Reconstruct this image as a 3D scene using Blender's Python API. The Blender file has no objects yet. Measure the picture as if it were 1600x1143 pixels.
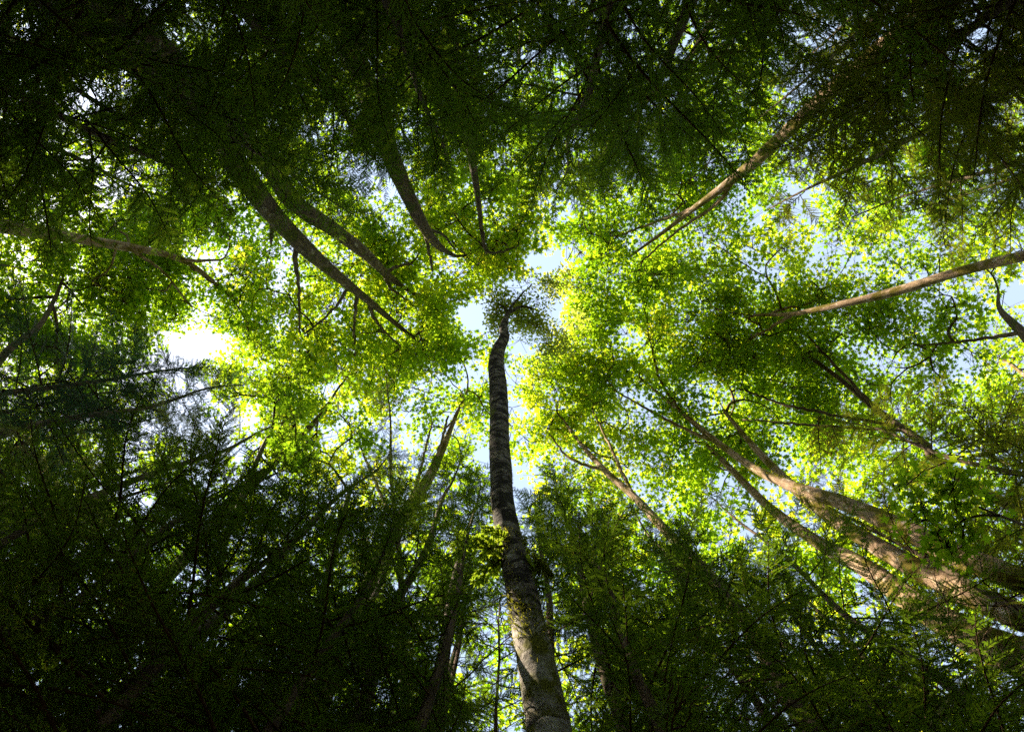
import bpy, math, numpy as np
from mathutils import Matrix, Vector

# ------------------------------------------------------------------ camera
SC = bpy.context.scene
COL = SC.collection
F = 900.0                       # focal length in photograph pixels (1600 wide)
CX, CY = 800.0, 571.5
ZEN = (808.0, 520.0)            # where the zenith falls in the frame
EYE = np.array((0.0, 0.0, 1.6))
zc = np.array(((ZEN[0]-CX)/F, (ZEN[1]-CY)/F, 1.0)); zc /= np.linalg.norm(zc)
xc = np.array((1.0, 0, 0)) - zc[0]*zc; xc /= np.linalg.norm(xc)
yc = np.cross(zc, xc)
RW = np.array((xc, yc, zc))     # world = RW @ (right, down, forward)
cam_d = bpy.data.cameras.new('camera')
cam_d.sensor_width = 36.0; cam_d.lens = 36.0*F/1600.0
cam_d.clip_start = 0.05; cam_d.clip_end = 2000.0
cam = bpy.data.objects.new('camera', cam_d); COL.objects.link(cam)
right, up, back = RW @ np.array((1., 0, 0)), -(RW @ np.array((0, 1., 0))), -(RW @ np.array((0, 0, 1.)))
cam.matrix_world = Matrix(((right[0], up[0], back[0], EYE[0]), (right[1], up[1], back[1], EYE[1]),
                           (right[2], up[2], back[2], EYE[2]), (0, 0, 0, 1)))
SC.camera = cam

# ------------------------------------------------------------------ light
SUN_EL, SUN_AZ = math.radians(46), math.radians(187)      # azimuth of the sun, from +X towards +Y
w = bpy.data.worlds.new('World'); SC.world = w; w.use_nodes = True
nt = w.node_tree; nt.nodes.clear()
sky = nt.nodes.new('ShaderNodeTexSky'); sky.sky_type = 'NISHITA'; sky.sun_disc = False
sky.sun_elevation = SUN_EL; sky.sun_rotation = math.radians(90) - SUN_AZ
sky.air_density = 1.0; sky.dust_density = 0.6; sky.ozone_density = 1.0
bg = nt.nodes.new('ShaderNodeBackground'); bg.inputs['Strength'].default_value = 0.085
wo = nt.nodes.new('ShaderNodeOutputWorld')
veil = nt.nodes.new('ShaderNodeMix'); veil.data_type = 'RGBA'; veil.inputs[0].default_value = 0.22      # thin high cloud
veil.inputs[7].default_value = (5.2, 5.6, 5.8, 1); nt.links.new(sky.outputs[0], veil.inputs[6]); nt.links.new(veil.outputs[2], bg.inputs[0]); nt.links.new(bg.outputs[0], wo.inputs[0])
sd = bpy.data.lights.new('sun', 'SUN'); sd.energy = 5.0; sd.angle = math.radians(0.5); sd.color = (1.0, 0.87, 0.66)
sun = bpy.data.objects.new('sun', sd); COL.objects.link(sun)
sv = Vector((math.cos(SUN_AZ)*math.cos(SUN_EL), math.sin(SUN_AZ)*math.cos(SUN_EL), math.sin(SUN_EL)))
sun.rotation_euler = sv.to_track_quat('Z', 'Y').to_euler(); sun.location = (0, 0, 60)
vs = SC.view_settings; vs.view_transform = 'Standard'; vs.look = 'None'; vs.gamma = 1.0; vs.exposure = 2.25
SC.render.engine = 'CYCLES'
cy = SC.cycles
cy.max_bounces = 6; cy.diffuse_bounces = 5; cy.glossy_bounces = 2; cy.transmission_bounces = 4
cy.use_denoising = False; cy.denoiser = 'OPENIMAGEDENOISE'; cy.denoising_input_passes = 'RGB_ALBEDO_NORMAL'; cy.denoising_prefilter = 'ACCURATE'
cy.caustics_reflective = False; cy.caustics_refractive = False

# ------------------------------------------------------------------ picture <-> place
def ray(px, py):
    v = RW @ np.array(((px-CX)/F, (py-CY)/F, 1.0)); return v
def P(px, py, depth):                                # point at a height of depth above the eye
    v = ray(px, py); return EYE + v*(depth/v[2])
def D(px, py, d):                                    # point at horizontal distance d
    v = ray(px, py); return EYE + v*(d/math.hypot(v[0], v[1]))
def proj(pts):
    c = (np.asarray(pts)-EYE) @ RW
    z = np.maximum(c[..., 2], 1e-3)
    return np.stack((CX+F*c[..., 0]/z, CY+F*c[..., 1]/z), -1)

# openings of the canopy (x, y, rx, ry, angle degrees, strength): shafts of sky where no foliage grows
GAPS = [(738, 498, 24, 30, 20, 1), (850, 412, 34, 20, 20, 1), (305, 540, 62, 24, 0, 1), (222, 578, 20, 10, -30, .9),
        (520, 602, 20, 12, 0, .9), (436, 436, 14, 34, 20, .85), (822, 552, 22, 9, 10, .95), (705, 415, 18, 30, -30, .6),
        (875, 480, 10, 34, 10, .85), (1360, 560, 50, 18, 15, .7), (1510, 570, 22, 34, -10, .75), (1138, 752, 16, 15, 0, .9),
        (455, 370, 24, 10, 0, .4), (340, 395, 36, 10, -20, .6), (180, 300, 60, 24, -30, .55), (45, 35, 40, 26, 0, .8),
        (215, 15, 22, 22, 0, .8), (140, 145, 30, 30, 0, .75), (290, 45, 20, 30, 40, .5), (1550, 60, 38, 34, -30, .75),
        (40, 420, 40, 30, 0, .5), (480, 850, 14, 30, 0, .6), (650, 855, 22, 14, 0, .75), (1200, 1110, 22, 34, 0, .6),
        (1260, 1015, 16, 14, 0, .6), (1005, 640, 12, 30, -30, .6), (960, 655, 14, 12, 0, .7), (780, 700, 22, 22, 0, .45),
        (630, 650, 24, 40, 0, .4), (210, 700, 30, 26, 0, .6), (110, 870, 14, 18, 0, .6), (330, 745, 14, 18, 0, .5),
        (1410, 700, 40, 14, 0, .5), (1330, 400, 60, 18, 10, .45), (1070, 60, 20, 60, 0, .5), (60, 330, 30, 14, 0, .5),
        (410, 30, 14, 22, 30, .7), (560, 80, 16, 10, 0, .6), (640, 190, 20, 26, 0, .55), (120, 250, 26, 18, 0, .7), (250, 260, 22, 16, 0, .6), (520, 190, 14, 18, 0, .6),
        (990, 60, 26, 22, 0, .6), (880, 90, 12, 14, 0, .6), (1010, 170, 24, 14, 0, .6), (1250, 300, 22, 18, 0, .6), (1420, 330, 26, 12, 0, .6), (1290, 60, 24, 22, 0, .6), (1390, 60, 20, 14, 0, .6), (1540, 250, 18, 30, 0, .5),
        (225, 770, 18, 14, 0, .7), (300, 900, 34, 16, -20, .7), (400, 890, 24, 16, 0, .6), (370, 1060, 24, 14, 0, .6), (340, 1010, 26, 12, 0, .5), (40, 1040, 22, 12, 0, .5),
        (560, 920, 26, 18, 0, .7), (640, 930, 26, 22, 0, .7), (700, 1030, 20, 34, 0, .7), (760, 1000, 14, 40, 0, .7), (590, 1070, 26, 24, 0, .6), (510, 1080, 20, 14, 0, .6), (930, 1060, 26, 18, 0, .6), (1010, 900, 18, 14, 0, .5),
        (1100, 850, 24, 12, 0, .6), (1350, 940, 26, 22, 0, .7), (1300, 1000, 24, 14, 0, .6), (1480, 1060, 26, 14, 0, .6), (1470, 700, 30, 12, 0, .6), (1230, 930, 20, 12, 0, .5), (880, 1000, 12, 18, 0, .6)]
SUNV = np.array(sv)
SUNWAYS = [np.append(P(x, y, z), r) for x, y, z, r in ((820, 962, 7.5, .40), (830, 1000, 7.1, .35), (836, 1050, 6.8, .3), (800, 860, 8.5, .5), (762, 856, 8.45, .5), (840, 880, 8.2, .35), (786, 518, 15.1, .2), (1450, 950, 9.9, .35), (1355, 893, 11.3, .35), (1245, 764, 13.6, .4),
    (1200, 742, 14.6, .4), (1400, 455, 15, .4), (1320, 474, 16, .4), (1470, 435, 14.2, .3), (1110, 306, 16.5, .5), (1150, 275, 15.6, .4), (1530, 890, 9.2, .3), (1520, 930, 9.2, .3), (1140, 935, 11.4, .3), (1330, 80, 11, .7), (1400, 150, 11, .6), (1420, 250, 12, .6), (1250, 170, 12, .5), (1560, 720, 14, .6), (1530, 1100, 8, .5), (1300, 715, 12, .6), (690, 705, 16.8, .3))]
T0X = [(862, 1190, 5.6, 84), (857, 1143, 6.0, 76), (840, 1042, 6.8, 62), (825, 973, 7.4, 55), (812, 910, 8.0, 50), (799, 853, 8.7, 42), (785, 784, 9.6, 37), (780, 687, 11.3, 32), (778, 600, 13.0, 28), (788, 527, 14.8, 14)]
def clear_of_lean(pts):
    q = proj(pts); dep = pts[:, 2]-EYE[2]; a = np.array(T0X)[::-1]
    cx = np.interp(q[:, 1], a[:, 1], a[:, 0]); dz = np.interp(q[:, 1], a[:, 1], a[:, 2]); w_ = np.interp(q[:, 1], a[:, 1], a[:, 3])
    return not ((np.abs(q[:, 0]-cx) < w_/2+9) & (dep < dz+.3) & (q[:, 1] > 540) & (dep > 0)).any()
def gap_keep(pts, rng, soft=0.25, grow=1.0, pad=0.0):
    q = proj(pts); keep = np.ones(len(q), bool)
    for (x, y, rx, ry, a, s) in GAPS:
        a = math.radians(a); dx, dy = q[:, 0]-x, q[:, 1]-y
        u, v = dx*math.cos(a)+dy*math.sin(a), -dx*math.sin(a)+dy*math.cos(a)
        e = np.sqrt((u/(rx*grow))**2+(v/(ry*grow))**2) + rng.uniform(-soft, soft, len(q))
        keep &= ~((e < 1) & (rng.random(len(q)) < s))
    for a in SUNWAYS:                                    # narrow ways for the sunbeams that fleck the trunks
        v = pts-a[:3]; t = v @ SUNV; dist = np.linalg.norm(v-t[:, None]*SUNV, axis=1)
        keep &= ~((t > .25) & (dist < a[3]+pad))
    return keep

# ------------------------------------------------------------------ materials
def N(nt, kind, **kw):
    n = nt.nodes.new(kind)
    for k, v in kw.items():
        if k in n.inputs: n.inputs[k].default_value = v
        else: setattr(n, k, v)
    return n
def ramp(nt, stops, fac):
    r = nt.nodes.new('ShaderNodeValToRGB'); e = r.color_ramp.elements
    while len(e) > 1: e.remove(e[-1])
    e[0].position, e[0].color = stops[0][0], (*stops[0][1], 1)
    for p, c in stops[1:]:
        x = e.new(p); x.color = (*c, 1)
    nt.links.new(fac, r.inputs[0]); return r.outputs[0]
def leaf_mat(name, refl, trans, f=0.5, rough=0.42):
    """refl, trans: stops of colour across the leaf-to-leaf variation"""
    m = bpy.data.materials.new(name); m.use_nodes = True; nt = m.node_tree; nt.nodes.clear()
    at = N(nt, 'ShaderNodeAttribute', attribute_name='v')
    a = ramp(nt, refl, at.outputs['Fac']); b = ramp(nt, trans, at.outputs['Fac'])
    pb = N(nt, 'ShaderNodeBsdfPrincipled', Roughness=rough); pb.inputs['Specular IOR Level'].default_value = 0.35
    tr = N(nt, 'ShaderNodeBsdfTranslucent'); mx = N(nt, 'ShaderNodeMixShader', Fac=f); out = N(nt, 'ShaderNodeOutputMaterial')
    nt.links.new(a, pb.inputs['Base Color']); nt.links.new(b, tr.inputs['Color'])
    nt.links.new(pb.outputs[0], mx.inputs[1]); nt.links.new(tr.outputs[0], mx.inputs[2]); nt.links.new(mx.outputs[0], out.inputs[0])
    return m
def bark_mat(name, stops, patch=None, moss=None, scale=9.0, stretch=0.35, bump=0.5, rings=None):
    """bark in coordinates that wrap the stem (attribute 'bk': around, around, along)"""
    m = bpy.data.materials.new(name); m.use_nodes = True; nt = m.node_tree; nt.nodes.clear(); L = nt.links.new
    at = N(nt, 'ShaderNodeAttribute', attribute_name='bk')
    mp = N(nt, 'ShaderNodeMapping'); mp.inputs['Scale'].default_value = (1, 1, stretch); L(at.outputs['Vector'], mp.inputs[0])
    n1 = N(nt, 'ShaderNodeTexNoise', Scale=scale, Detail=8.0, Roughness=0.68); L(mp.outputs[0], n1.inputs['Vector'])
    col = ramp(nt, stops, n1.outputs['Fac']); h = n1.outputs['Fac']
    def mix(fac, a, b):
        x = N(nt, 'ShaderNodeMix'); x.data_type = 'RGBA'; L(fac, x.inputs[0]); L(a, x.inputs[6])
        if isinstance(b, tuple): x.inputs[7].default_value = (*b, 1)
        else: L(b, x.inputs[7])
        return x.outputs[2]
    if patch:
        n2 = N(nt, 'ShaderNodeTexNoise', Scale=patch[1], Detail=5.0, Roughness=0.6); L(at.outputs['Vector'], n2.inputs['Vector'])
        k = ramp(nt, [(patch[2], (0, 0, 0)), (patch[2]+.06, (1, 1, 1))], n2.outputs['Fac']); col = mix(k, col, patch[0])
    if rings:
        mr = N(nt, 'ShaderNodeMapping'); mr.inputs['Scale'].default_value = (.35, .35, 1); L(at.outputs['Vector'], mr.inputs[0])
        n3 = N(nt, 'ShaderNodeTexNoise', Scale=rings[1], Detail=6.0, Roughness=0.7); L(mr.outputs[0], n3.inputs['Vector'])
        k = ramp(nt, [(rings[2], (1, 1, 1)), (rings[2]+.05, (0, 0, 0))], n3.outputs['Fac']); col = mix(k, col, rings[0]); h = n3.outputs['Fac']
    if moss:
        n4 = N(nt, 'ShaderNodeTexNoise', Scale=moss[1], Detail=7.0, Roughness=0.62); L(at.outputs['Vector'], n4.inputs['Vector'])
        n5 = N(nt, 'ShaderNodeTexNoise', Scale=60.0, Detail=3.0); L(at.outputs['Vector'], n5.inputs['Vector'])
        mc = ramp(nt, [(.3, tuple(c*.5 for c in moss[0])), (.7, tuple(c*1.3 for c in moss[0]))], n5.outputs['Fac'])
        k = ramp(nt, [(moss[2], (0, 0, 0)), (moss[2]+.07, (1, 1, 1))], n4.outputs['Fac']); col = mix(k, col, mc)
    bp = N(nt, 'ShaderNodeBump', Strength=bump, Distance=0.05); L(h, bp.inputs['Height'])
    pb = N(nt, 'ShaderNodeBsdfPrincipled', Roughness=0.9); pb.inputs['Specular IOR Level'].default_value = 0.15
    L(col, pb.inputs['Base Color']); L(bp.outputs[0], pb.inputs['Normal'])
    o = N(nt, 'ShaderNodeOutputMaterial'); L(pb.outputs[0], o.inputs[0]); return m
M = {}
M['maple'] = leaf_mat('maple_leaf', [(0, (.035, .085, .010)), (.6, (.06, .13, .014)), (1, (.12, .16, .015))],
                      [(0, (.14, .30, .007)), (.5, (.34, .52, .011)), (.8, (.56, .66, .016)), (1, (.85, .76, .05))], f=.62)
M['maple_green'] = leaf_mat('maple_leaf_deep', [(0, (.025, .085, .010)), (1, (.06, .13, .014))],
                      [(0, (.15, .31, .009)), (.7, (.31, .48, .012)), (1, (.52, .60, .02))], f=.58)
M['small_leaf'] = leaf_mat('small_leaf', [(0, (.07, .11, .03)), (1, (.14, .17, .04))], [(0, (.22, .38, .03)), (1, (.72, .66, .10))], f=.6)
M['cedar'] = leaf_mat('cedar_spray', [(0, (.045, .065, .014)), (.5, (.08, .12, .020)), (.75, (.14, .115, .035)), (1, (.22, .12, .05))],
                      [(0, (.09, .17, .008)), (.6, (.17, .28, .012)), (1, (.42, .26, .04))], f=.40, rough=.6)
M['cedar_warm'] = leaf_mat('cedar_spray_olive', [(0, (.045, .055, .012)), (.6, (.11, .105, .020)), (1, (.24, .12, .04))],
                      [(0, (.09, .14, .006)), (.6, (.24, .26, .014)), (1, (.48, .26, .04))], f=.40, rough=.6)
M['hemlock'] = leaf_mat('blue_green_needle', [(0, (.020, .040, .022)), (1, (.045, .070, .035))], [(0, (.03, .09, .04)), (1, (.08, .16, .06))], f=.25, rough=.5)
M['fir_pale'] = leaf_mat('pale_needle', [(0, (.08, .09, .03)), (1, (.20, .18, .06))], [(0, (.22, .25, .06)), (1, (.60, .50, .15))], f=.45, rough=.5)
M['fernleaf'] = leaf_mat('fern_leaf', [(0, (.12, .19, .02)), (1, (.24, .27, .04))], [(0, (.30, .45, .02)), (1, (.55, .60, .04))], f=.45)
M['dead'] = leaf_mat('dry_needle', [(0, (.16, .07, .03)), (1, (.36, .17, .07))], [(0, (.30, .10, .03)), (1, (.55, .24, .08))], f=.35, rough=.8)
M['mossblade'] = leaf_mat('moss_blade', [(0, (.05, .07, .006)), (1, (.16, .17, .015))], [(0, (.14, .16, .01)), (1, (.38, .36, .03))], f=.35, rough=.8)
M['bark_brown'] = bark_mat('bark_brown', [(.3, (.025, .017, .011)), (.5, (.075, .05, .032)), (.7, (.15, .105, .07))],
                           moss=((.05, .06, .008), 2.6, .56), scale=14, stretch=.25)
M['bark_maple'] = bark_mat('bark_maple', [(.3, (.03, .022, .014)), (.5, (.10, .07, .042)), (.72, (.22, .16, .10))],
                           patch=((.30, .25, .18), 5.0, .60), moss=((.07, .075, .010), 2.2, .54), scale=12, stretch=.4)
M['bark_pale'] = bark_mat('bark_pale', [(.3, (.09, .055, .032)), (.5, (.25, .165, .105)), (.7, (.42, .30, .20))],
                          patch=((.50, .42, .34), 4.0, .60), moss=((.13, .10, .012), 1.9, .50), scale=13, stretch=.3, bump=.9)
M['bark_grey_shaded'] = bark_mat('bark_ringed_grey_shaded', [(.3, (.04, .03, .024)), (.5, (.13, .105, .085)), (.7, (.26, .22, .19))],
                          patch=((.36, .33, .29), 6.0, .62), moss=((.08, .085, .010), 1.5, .60), scale=16, stretch=1.0,
                          rings=((.022, .016, .012), 9.0, .49), bump=.8)  # ringed bark, darkened so the upper trunk's shade sits in the colour
M['bark_smooth'] = bark_mat('bark_smooth_grey', [(.3, (.10, .08, .065)), (.5, (.27, .235, .205)), (.7, (.46, .42, .37))],
                          patch=((.52, .48, .43), 3.0, .55), moss=((.12, .115, .012), 1.5, .49), scale=13, stretch=.9, bump=.6)
M['twig'] = bark_mat('twig_bark', [(.3, (.030, .016, .010)), (.7, (.11, .060, .036))], scale=20)
M['twig_pale'] = bark_mat('twig_bark_pale', [(.3, (.10, .065, .045)), (.7, (.30, .20, .13))], scale=20)

# ------------------------------------------------------------------ mesh helpers
def link(name, me, parent=None, **props):
    o = bpy.data.objects.new(name, me); COL.objects.link(o)
    if parent is not None: o.parent = parent
    for k, v in props.items(): o[k] = v
    return o
def empty(name, loc, label, cat, group=None):
    o = bpy.data.objects.new(name, None); COL.objects.link(o); o.location = loc; o.empty_display_size = .3
    o['label'] = label; o['category'] = cat
    if group: o['group'] = group
    return o
def poly_mesh(name, V, n, mats, vattr=None, matidx=None, smooth=False, loops=None, sizes=None, bk=None):
    """V: (faces*n, 3) one n-gon per run of n vertices, unless loops and sizes are given"""
    me = bpy.data.meshes.new(name); V = np.ascontiguousarray(V, np.float32); nv = len(V)
    if loops is None:
        loops = np.arange(nv, dtype=np.int32); sizes = np.full(nv//n, n, np.int32)
    loops = np.asarray(loops, np.int32); sizes = np.asarray(sizes, np.int32); nf = len(sizes)
    me.vertices.add(nv); me.vertices.foreach_set('co', V.ravel())
    me.loops.add(len(loops)); me.loops.foreach_set('vertex_index', loops)
    me.polygons.add(nf); st = np.zeros(nf, np.int32); st[1:] = np.cumsum(sizes)[:-1]
    me.polygons.foreach_set('loop_start', st)
    me.update(calc_edges=True)
    if smooth: me.polygons.foreach_set('use_smooth', np.ones(nf, bool))
    if matidx is not None: me.polygons.foreach_set('material_index', np.asarray(matidx, np.int32))
    for m in mats: me.materials.append(M[m])
    if vattr is not None:
        a = me.attributes.new('v', 'FLOAT', 'FACE'); a.data.foreach_set('value', np.asarray(vattr, np.float32))
    if bk is not None:
        a = me.attributes.new('bk', 'FLOAT_VECTOR', 'POINT'); a.data.foreach_set('vector', np.ascontiguousarray(bk, np.float32).ravel())
    return me
def catmull(p, step):
    p = np.asarray(p, float)
    if len(p) == 2: p = np.array([p[0], (p[0]+p[1])/2, p[1]])
    q = np.vstack((2*p[0]-p[1], p, 2*p[-1]-p[-2])); out = []
    for i in range(1, len(q)-2):
        L = np.linalg.norm(q[i+1, :3]-q[i, :3]); n = max(2, int(L/step)); t = np.linspace(0, 1, n, endpoint=False)[:, None]
        out.append(.5*((2*q[i])+(-q[i-1]+q[i+1])*t+(2*q[i-1]-5*q[i]+4*q[i+1]-q[i+2])*t**2+(-q[i-1]+3*q[i]-3*q[i+1]+q[i+2])*t**3))
    out.append(q[-2][None]); return np.vstack(out)
class Tubes:
    def __init__(s): s.V = []; s.L = []; s.S = []; s.B = []; s.n = 0
    def add(s, pts, rad, sides=6, lump=0.0, rng=None):
        pts = np.asarray(pts, float); rad = np.asarray(rad, float); k = len(pts)
        t = np.gradient(pts, axis=0); t /= np.maximum(np.linalg.norm(t, axis=1, keepdims=True), 1e-9)
        ref = np.array((.31, .95, .05)) if abs(t[0, 1]) < .8 else np.array((.95, .1, .3))
        a = np.cross(t, ref); a /= np.maximum(np.linalg.norm(a, axis=1, keepdims=True), 1e-9); b = np.cross(t, a)
        th = np.arange(sides)/sides*2*np.pi; c, sn = np.cos(th), np.sin(th)
        R = np.repeat(rad[:, None], sides, 1)
        ln = np.concatenate(([0], np.cumsum(np.linalg.norm(np.diff(pts, axis=0), axis=1))))
        if lump and rng is not None:
            off = rng.uniform(0, 9, 8)
            g = np.zeros((k, sides))
            for f, kk, am in ((3.1, 1, .5), (7.3, 2, .35), (15.7, 1, .22), (26.0, 3, .16), (44.0, 2, .12)):
                o1, o2 = rng.uniform(0, 6.3, 2); g += am*np.sin(f*ln[:, None]+o1+1.6*np.sin(kk*th[None]+o2))*(.6+.4*np.cos(kk*th[None]+o1))
            R = R*(1+lump*g)
        v = pts[:, None]+R[..., None]*(c[None, :, None]*a[:, None]+sn[None, :, None]*b[:, None])
        u0 = rng.uniform(0, 50) if rng is not None else 0.0
        bk = np.stack((np.repeat((rad.mean()*c)[None], k, 0)+u0, np.repeat((rad.mean()*sn)[None], k, 0), np.repeat(ln[:, None], sides, 1)+u0), -1)
        i = np.arange(k-1)[:, None]*sides; j = np.arange(sides)[None]; j2 = (j+1) % sides
        f = np.stack((i+j, i+j2, i+sides+j2, i+sides+j), -1).reshape(-1, 4)+s.n
        s.V.append(v.reshape(-1, 3)); s.B.append(bk.reshape(-1, 3)); s.L.append(f.ravel()); s.S.append(np.full(len(f), 4))
        s.L.append(np.arange(sides)[::-1]+s.n); s.L.append(np.arange(sides)+s.n+(k-1)*sides); s.S.append(np.array([sides, sides]))
        s.n += k*sides
    def prisms(s, A, B, r):
        """many thin three-sided twigs at once"""
        A = np.asarray(A); B = np.asarray(B); n = len(A)
        if n == 0: return
        t = B-A; a = np.cross(t, (.3, .2, .93)); a /= np.maximum(np.linalg.norm(a, axis=1, keepdims=True), 1e-9)
        b = np.cross(t, a); b /= np.maximum(np.linalg.norm(b, axis=1, keepdims=True), 1e-9)
        v = np.empty((n, 6, 3))
        for q in range(3):
            c = math.cos(q*2.094)*a+math.sin(q*2.094)*b
            v[:, q] = A+c*r; v[:, 3+q] = B+c*r*.5
        f = np.array(((0, 1, 4, 3), (1, 2, 5, 4), (2, 0, 3, 5)))[None]+(np.arange(n)*6)[:, None, None]+s.n
        s.V.append(v.reshape(-1, 3)); s.B.append(v.reshape(-1, 3)); s.L.append(f.ravel()); s.S.append(np.full(n*3, 4)); s.n += n*6
    def mesh(s, name, mats):
        return poly_mesh(name, np.vstack(s.V), 4, mats, loops=np.concatenate(s.L), sizes=np.concatenate(s.S), smooth=True, bk=np.vstack(s.B))

# a five-lobed maple leaf and an oval leaf, stem at the origin, tip along +x
def lobed():
    out = []
    for ang, r in ((-150, .30), (-108, .62), (-80, .34), (-48, .92), (-24, .42), (0, 1.08), (24, .42), (48, .92), (80, .34), (108, .62), (150, .30)):
        a = math.radians(ang); out.append((.25+r*.75*math.cos(a), r*.75*math.sin(a), -.10*r*r))
    return np.array(out)
LOBED = lobed()
OVAL = np.array(((0, 0, 0), (.35, -.24, -.02), (.75, -.18, -.05), (1.05, 0, -.10), (.75, .18, -.05), (.35, .24, -.02)))
DIAM = np.array(((0, 0, 0), (.45, -.13, 0), (1.0, 0, 0), (.45, .13, 0)))
def place_leaves(tmpl, pos, az, tilt, tdir, size):
    """leaf laid flat pointing along az, then tipped by tilt about a horizontal axis tdir"""
    n = len(pos); ca, sa = np.cos(az), np.sin(az)
    x = np.stack((ca, sa, 0*ca), -1); y = np.stack((-sa, ca, 0*ca), -1); z = np.tile((0., 0., 1.), (n, 1))
    k = np.stack((np.cos(tdir), np.sin(tdir), 0*tdir), -1); ct, st = np.cos(tilt)[:, None], np.sin(tilt)[:, None]
    def rot(v): return v*ct+np.cross(k, v)*st+k*(np.sum(k*v, 1)[:, None])*(1-ct)
    x, y, z = rot(x), rot(y), rot(z)
    v = pos[:, None]+size[:, None, None]*(tmpl[None, :, :1]*x[:, None]+tmpl[None, :, 1:2]*y[:, None]+tmpl[None, :, 2:]*z[:, None])
    return v.reshape(-1, 3)

# ------------------------------------------------------------------ broadleaf trees
def grow(nodes_p, nodes_par, nodes_r, paths, targets, rng, wander=.10, step=.45, tipr=.013):
    """ties every leaf cluster to the nearest wood of the tree with a bent branch; returns the branches"""
    Pn = [np.array(p) for p in nodes_p]; par = list(nodes_par); fix = list(nodes_r)
    cost = [0.0]*len(Pn)
    for i, p in enumerate(par):
        if p >= 0: cost[i] = cost[p]+np.linalg.norm(Pn[i]-Pn[p])
    hub = Pn[0]; arr = np.array(Pn); top = arr[-1]
    order = np.argsort([np.min(np.linalg.norm(arr-t, axis=1)) for t in targets])
    chains = []
    for ti in order:
        t = targets[ti]; A = np.array(Pn); d = np.linalg.norm(A-t, axis=1)
        sc = d*(1+.35*np.clip((A[:, 2]-t[2])/np.maximum(d, .1), -.2, 1))+.18*np.array(cost)
        j = int(np.argmin(sc)); L = d[j]
        if L < .15: continue
        n = max(2, int(L/step)+1)
        pj = par[j]; pd = (Pn[j]-Pn[pj]) if pj >= 0 else np.array((0, 0, 1.)); pd = pd/max(np.linalg.norm(pd), 1e-6)
        c = Pn[j]+pd*L*.28+(t-Pn[j])*.35+rng.normal(0, .07, 3)*L
        s = np.linspace(0, 1, n+1)[1:, None]
        q = (1-s)**2*Pn[j]+2*s*(1-s)*c+s*s*t
        q[:-1] += rng.normal(0, wander, (n-1, 3))*min(1, L/2)*.6
        ids = [j]
        for k in range(n):
            Pn.append(q[k]); par.append(ids[-1]); fix.append(0.0); cost.append(cost[ids[-1]]+L/n); ids.append(len(Pn)-1)
        chains.append(ids)
    acc = np.zeros(len(Pn)); kids = np.zeros(len(Pn), int)
    for i in range(len(Pn)-1, -1, -1):
        if kids[i] == 0: acc[i] = tipr**2.3
        if par[i] >= 0: acc[par[i]] += acc[i]; kids[par[i]] += 1
    r = acc**(1/2.3)
    for i in range(len(Pn)):
        if fix[i] > 0: r[i] = fix[i]
        elif par[i] >= 0: r[i] = min(r[i], r[par[i]]*.9)
    return np.array(Pn), r, chains

def clusters_in(blobs, rng):
    out = []
    for (c, R, H, n) in blobs:
        c = np.array(c); u = rng.normal(0, 1, (n, 3)); u /= np.linalg.norm(u, axis=1, keepdims=True)
        s = rng.uniform(.12, 1, n)**.5
        s *= 1+.22*np.sin(3*np.arctan2(u[:, 1], u[:, 0])+rng.uniform(0, 6))+rng.normal(0, .06, n)   # uneven outline
        out.append(c+u*s[:, None]*np.array((R, R, H)))
    return np.vstack(out)

def foliage(cl, rng, kind, spread, nros, nleaf, size, gapgrow=1.0):
    n = len(cl); c = np.repeat(cl, nros, 0); m = len(c)
    a = rng.uniform(0, 2*np.pi, m); rr = np.repeat(spread*rng.uniform(.6, 1.35, n), nros)*np.sqrt(rng.uniform(.02, 1, m))
    ros = c+np.stack((np.cos(a)*rr, np.sin(a)*rr, rng.normal(0, .16, m)*spread-.15*rr), -1)
    k = gap_keep(ros, rng, grow=gapgrow)
    if kind == 'LOBED':                                  # no maple over the leaning tree's own tuft
        g = proj(ros); k &= ((g[:, 0]-818)/70)**2+((g[:, 1]-486)/62)**2 > rng.uniform(.75, 1.1, len(g)); 
    f1, f2 = rng.uniform(.9, 1.6, 2); o = rng.uniform(0, 6, 4)
    nz = np.sin(ros[:, 0]*f1*2+o[0]+1.3*np.sin(ros[:, 1]*2.3+o[1]))+np.sin(ros[:, 1]*f2*2+o[2]+1.3*np.sin(ros[:, 2]*2.1+ros[:, 0]+o[3]))
    k &= nz > rng.uniform(-1.6, -.2, m)
    ros, c, a = ros[k], c[k], a[k]; m = len(ros)
    az = rng.uniform(0, 2*np.pi, m)[:, None]+np.arange(nleaf)[None]*2*np.pi/nleaf+rng.normal(0, .3, (m, nleaf))
    off = size*rng.uniform(.35, 1.1, (m, nleaf))
    p = ros[:, None]+np.stack((np.cos(az)*off, np.sin(az)*off, rng.normal(0, .35, (m, nleaf))*size), -1)
    p = p.reshape(-1, 3); az = az.ravel(); q = len(p)
    tilt = np.abs(rng.normal(0, .42, q)); tdir = az+np.pi/2+rng.normal(0, .9, q)
    if kind == 'OVAL': tilt = np.abs(rng.normal(0, .9, q))
    T = LOBED if kind == 'LOBED' else OVAL
    V = place_leaves(T, p, az, tilt, tdir, size*rng.uniform(.55, 1.2, q)*np.repeat(rng.uniform(.65, 1.2, n), nros)[k].repeat(nleaf))
    tone = rng.uniform(-.14, .14); v = np.clip(tone+np.repeat(rng.beta(1.3, 1.6, n), nros)[k].repeat(nleaf)*.62+rng.beta(2, 2.4, q)*.42, 0, 1)
    return V, len(T), v, c, ros

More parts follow.
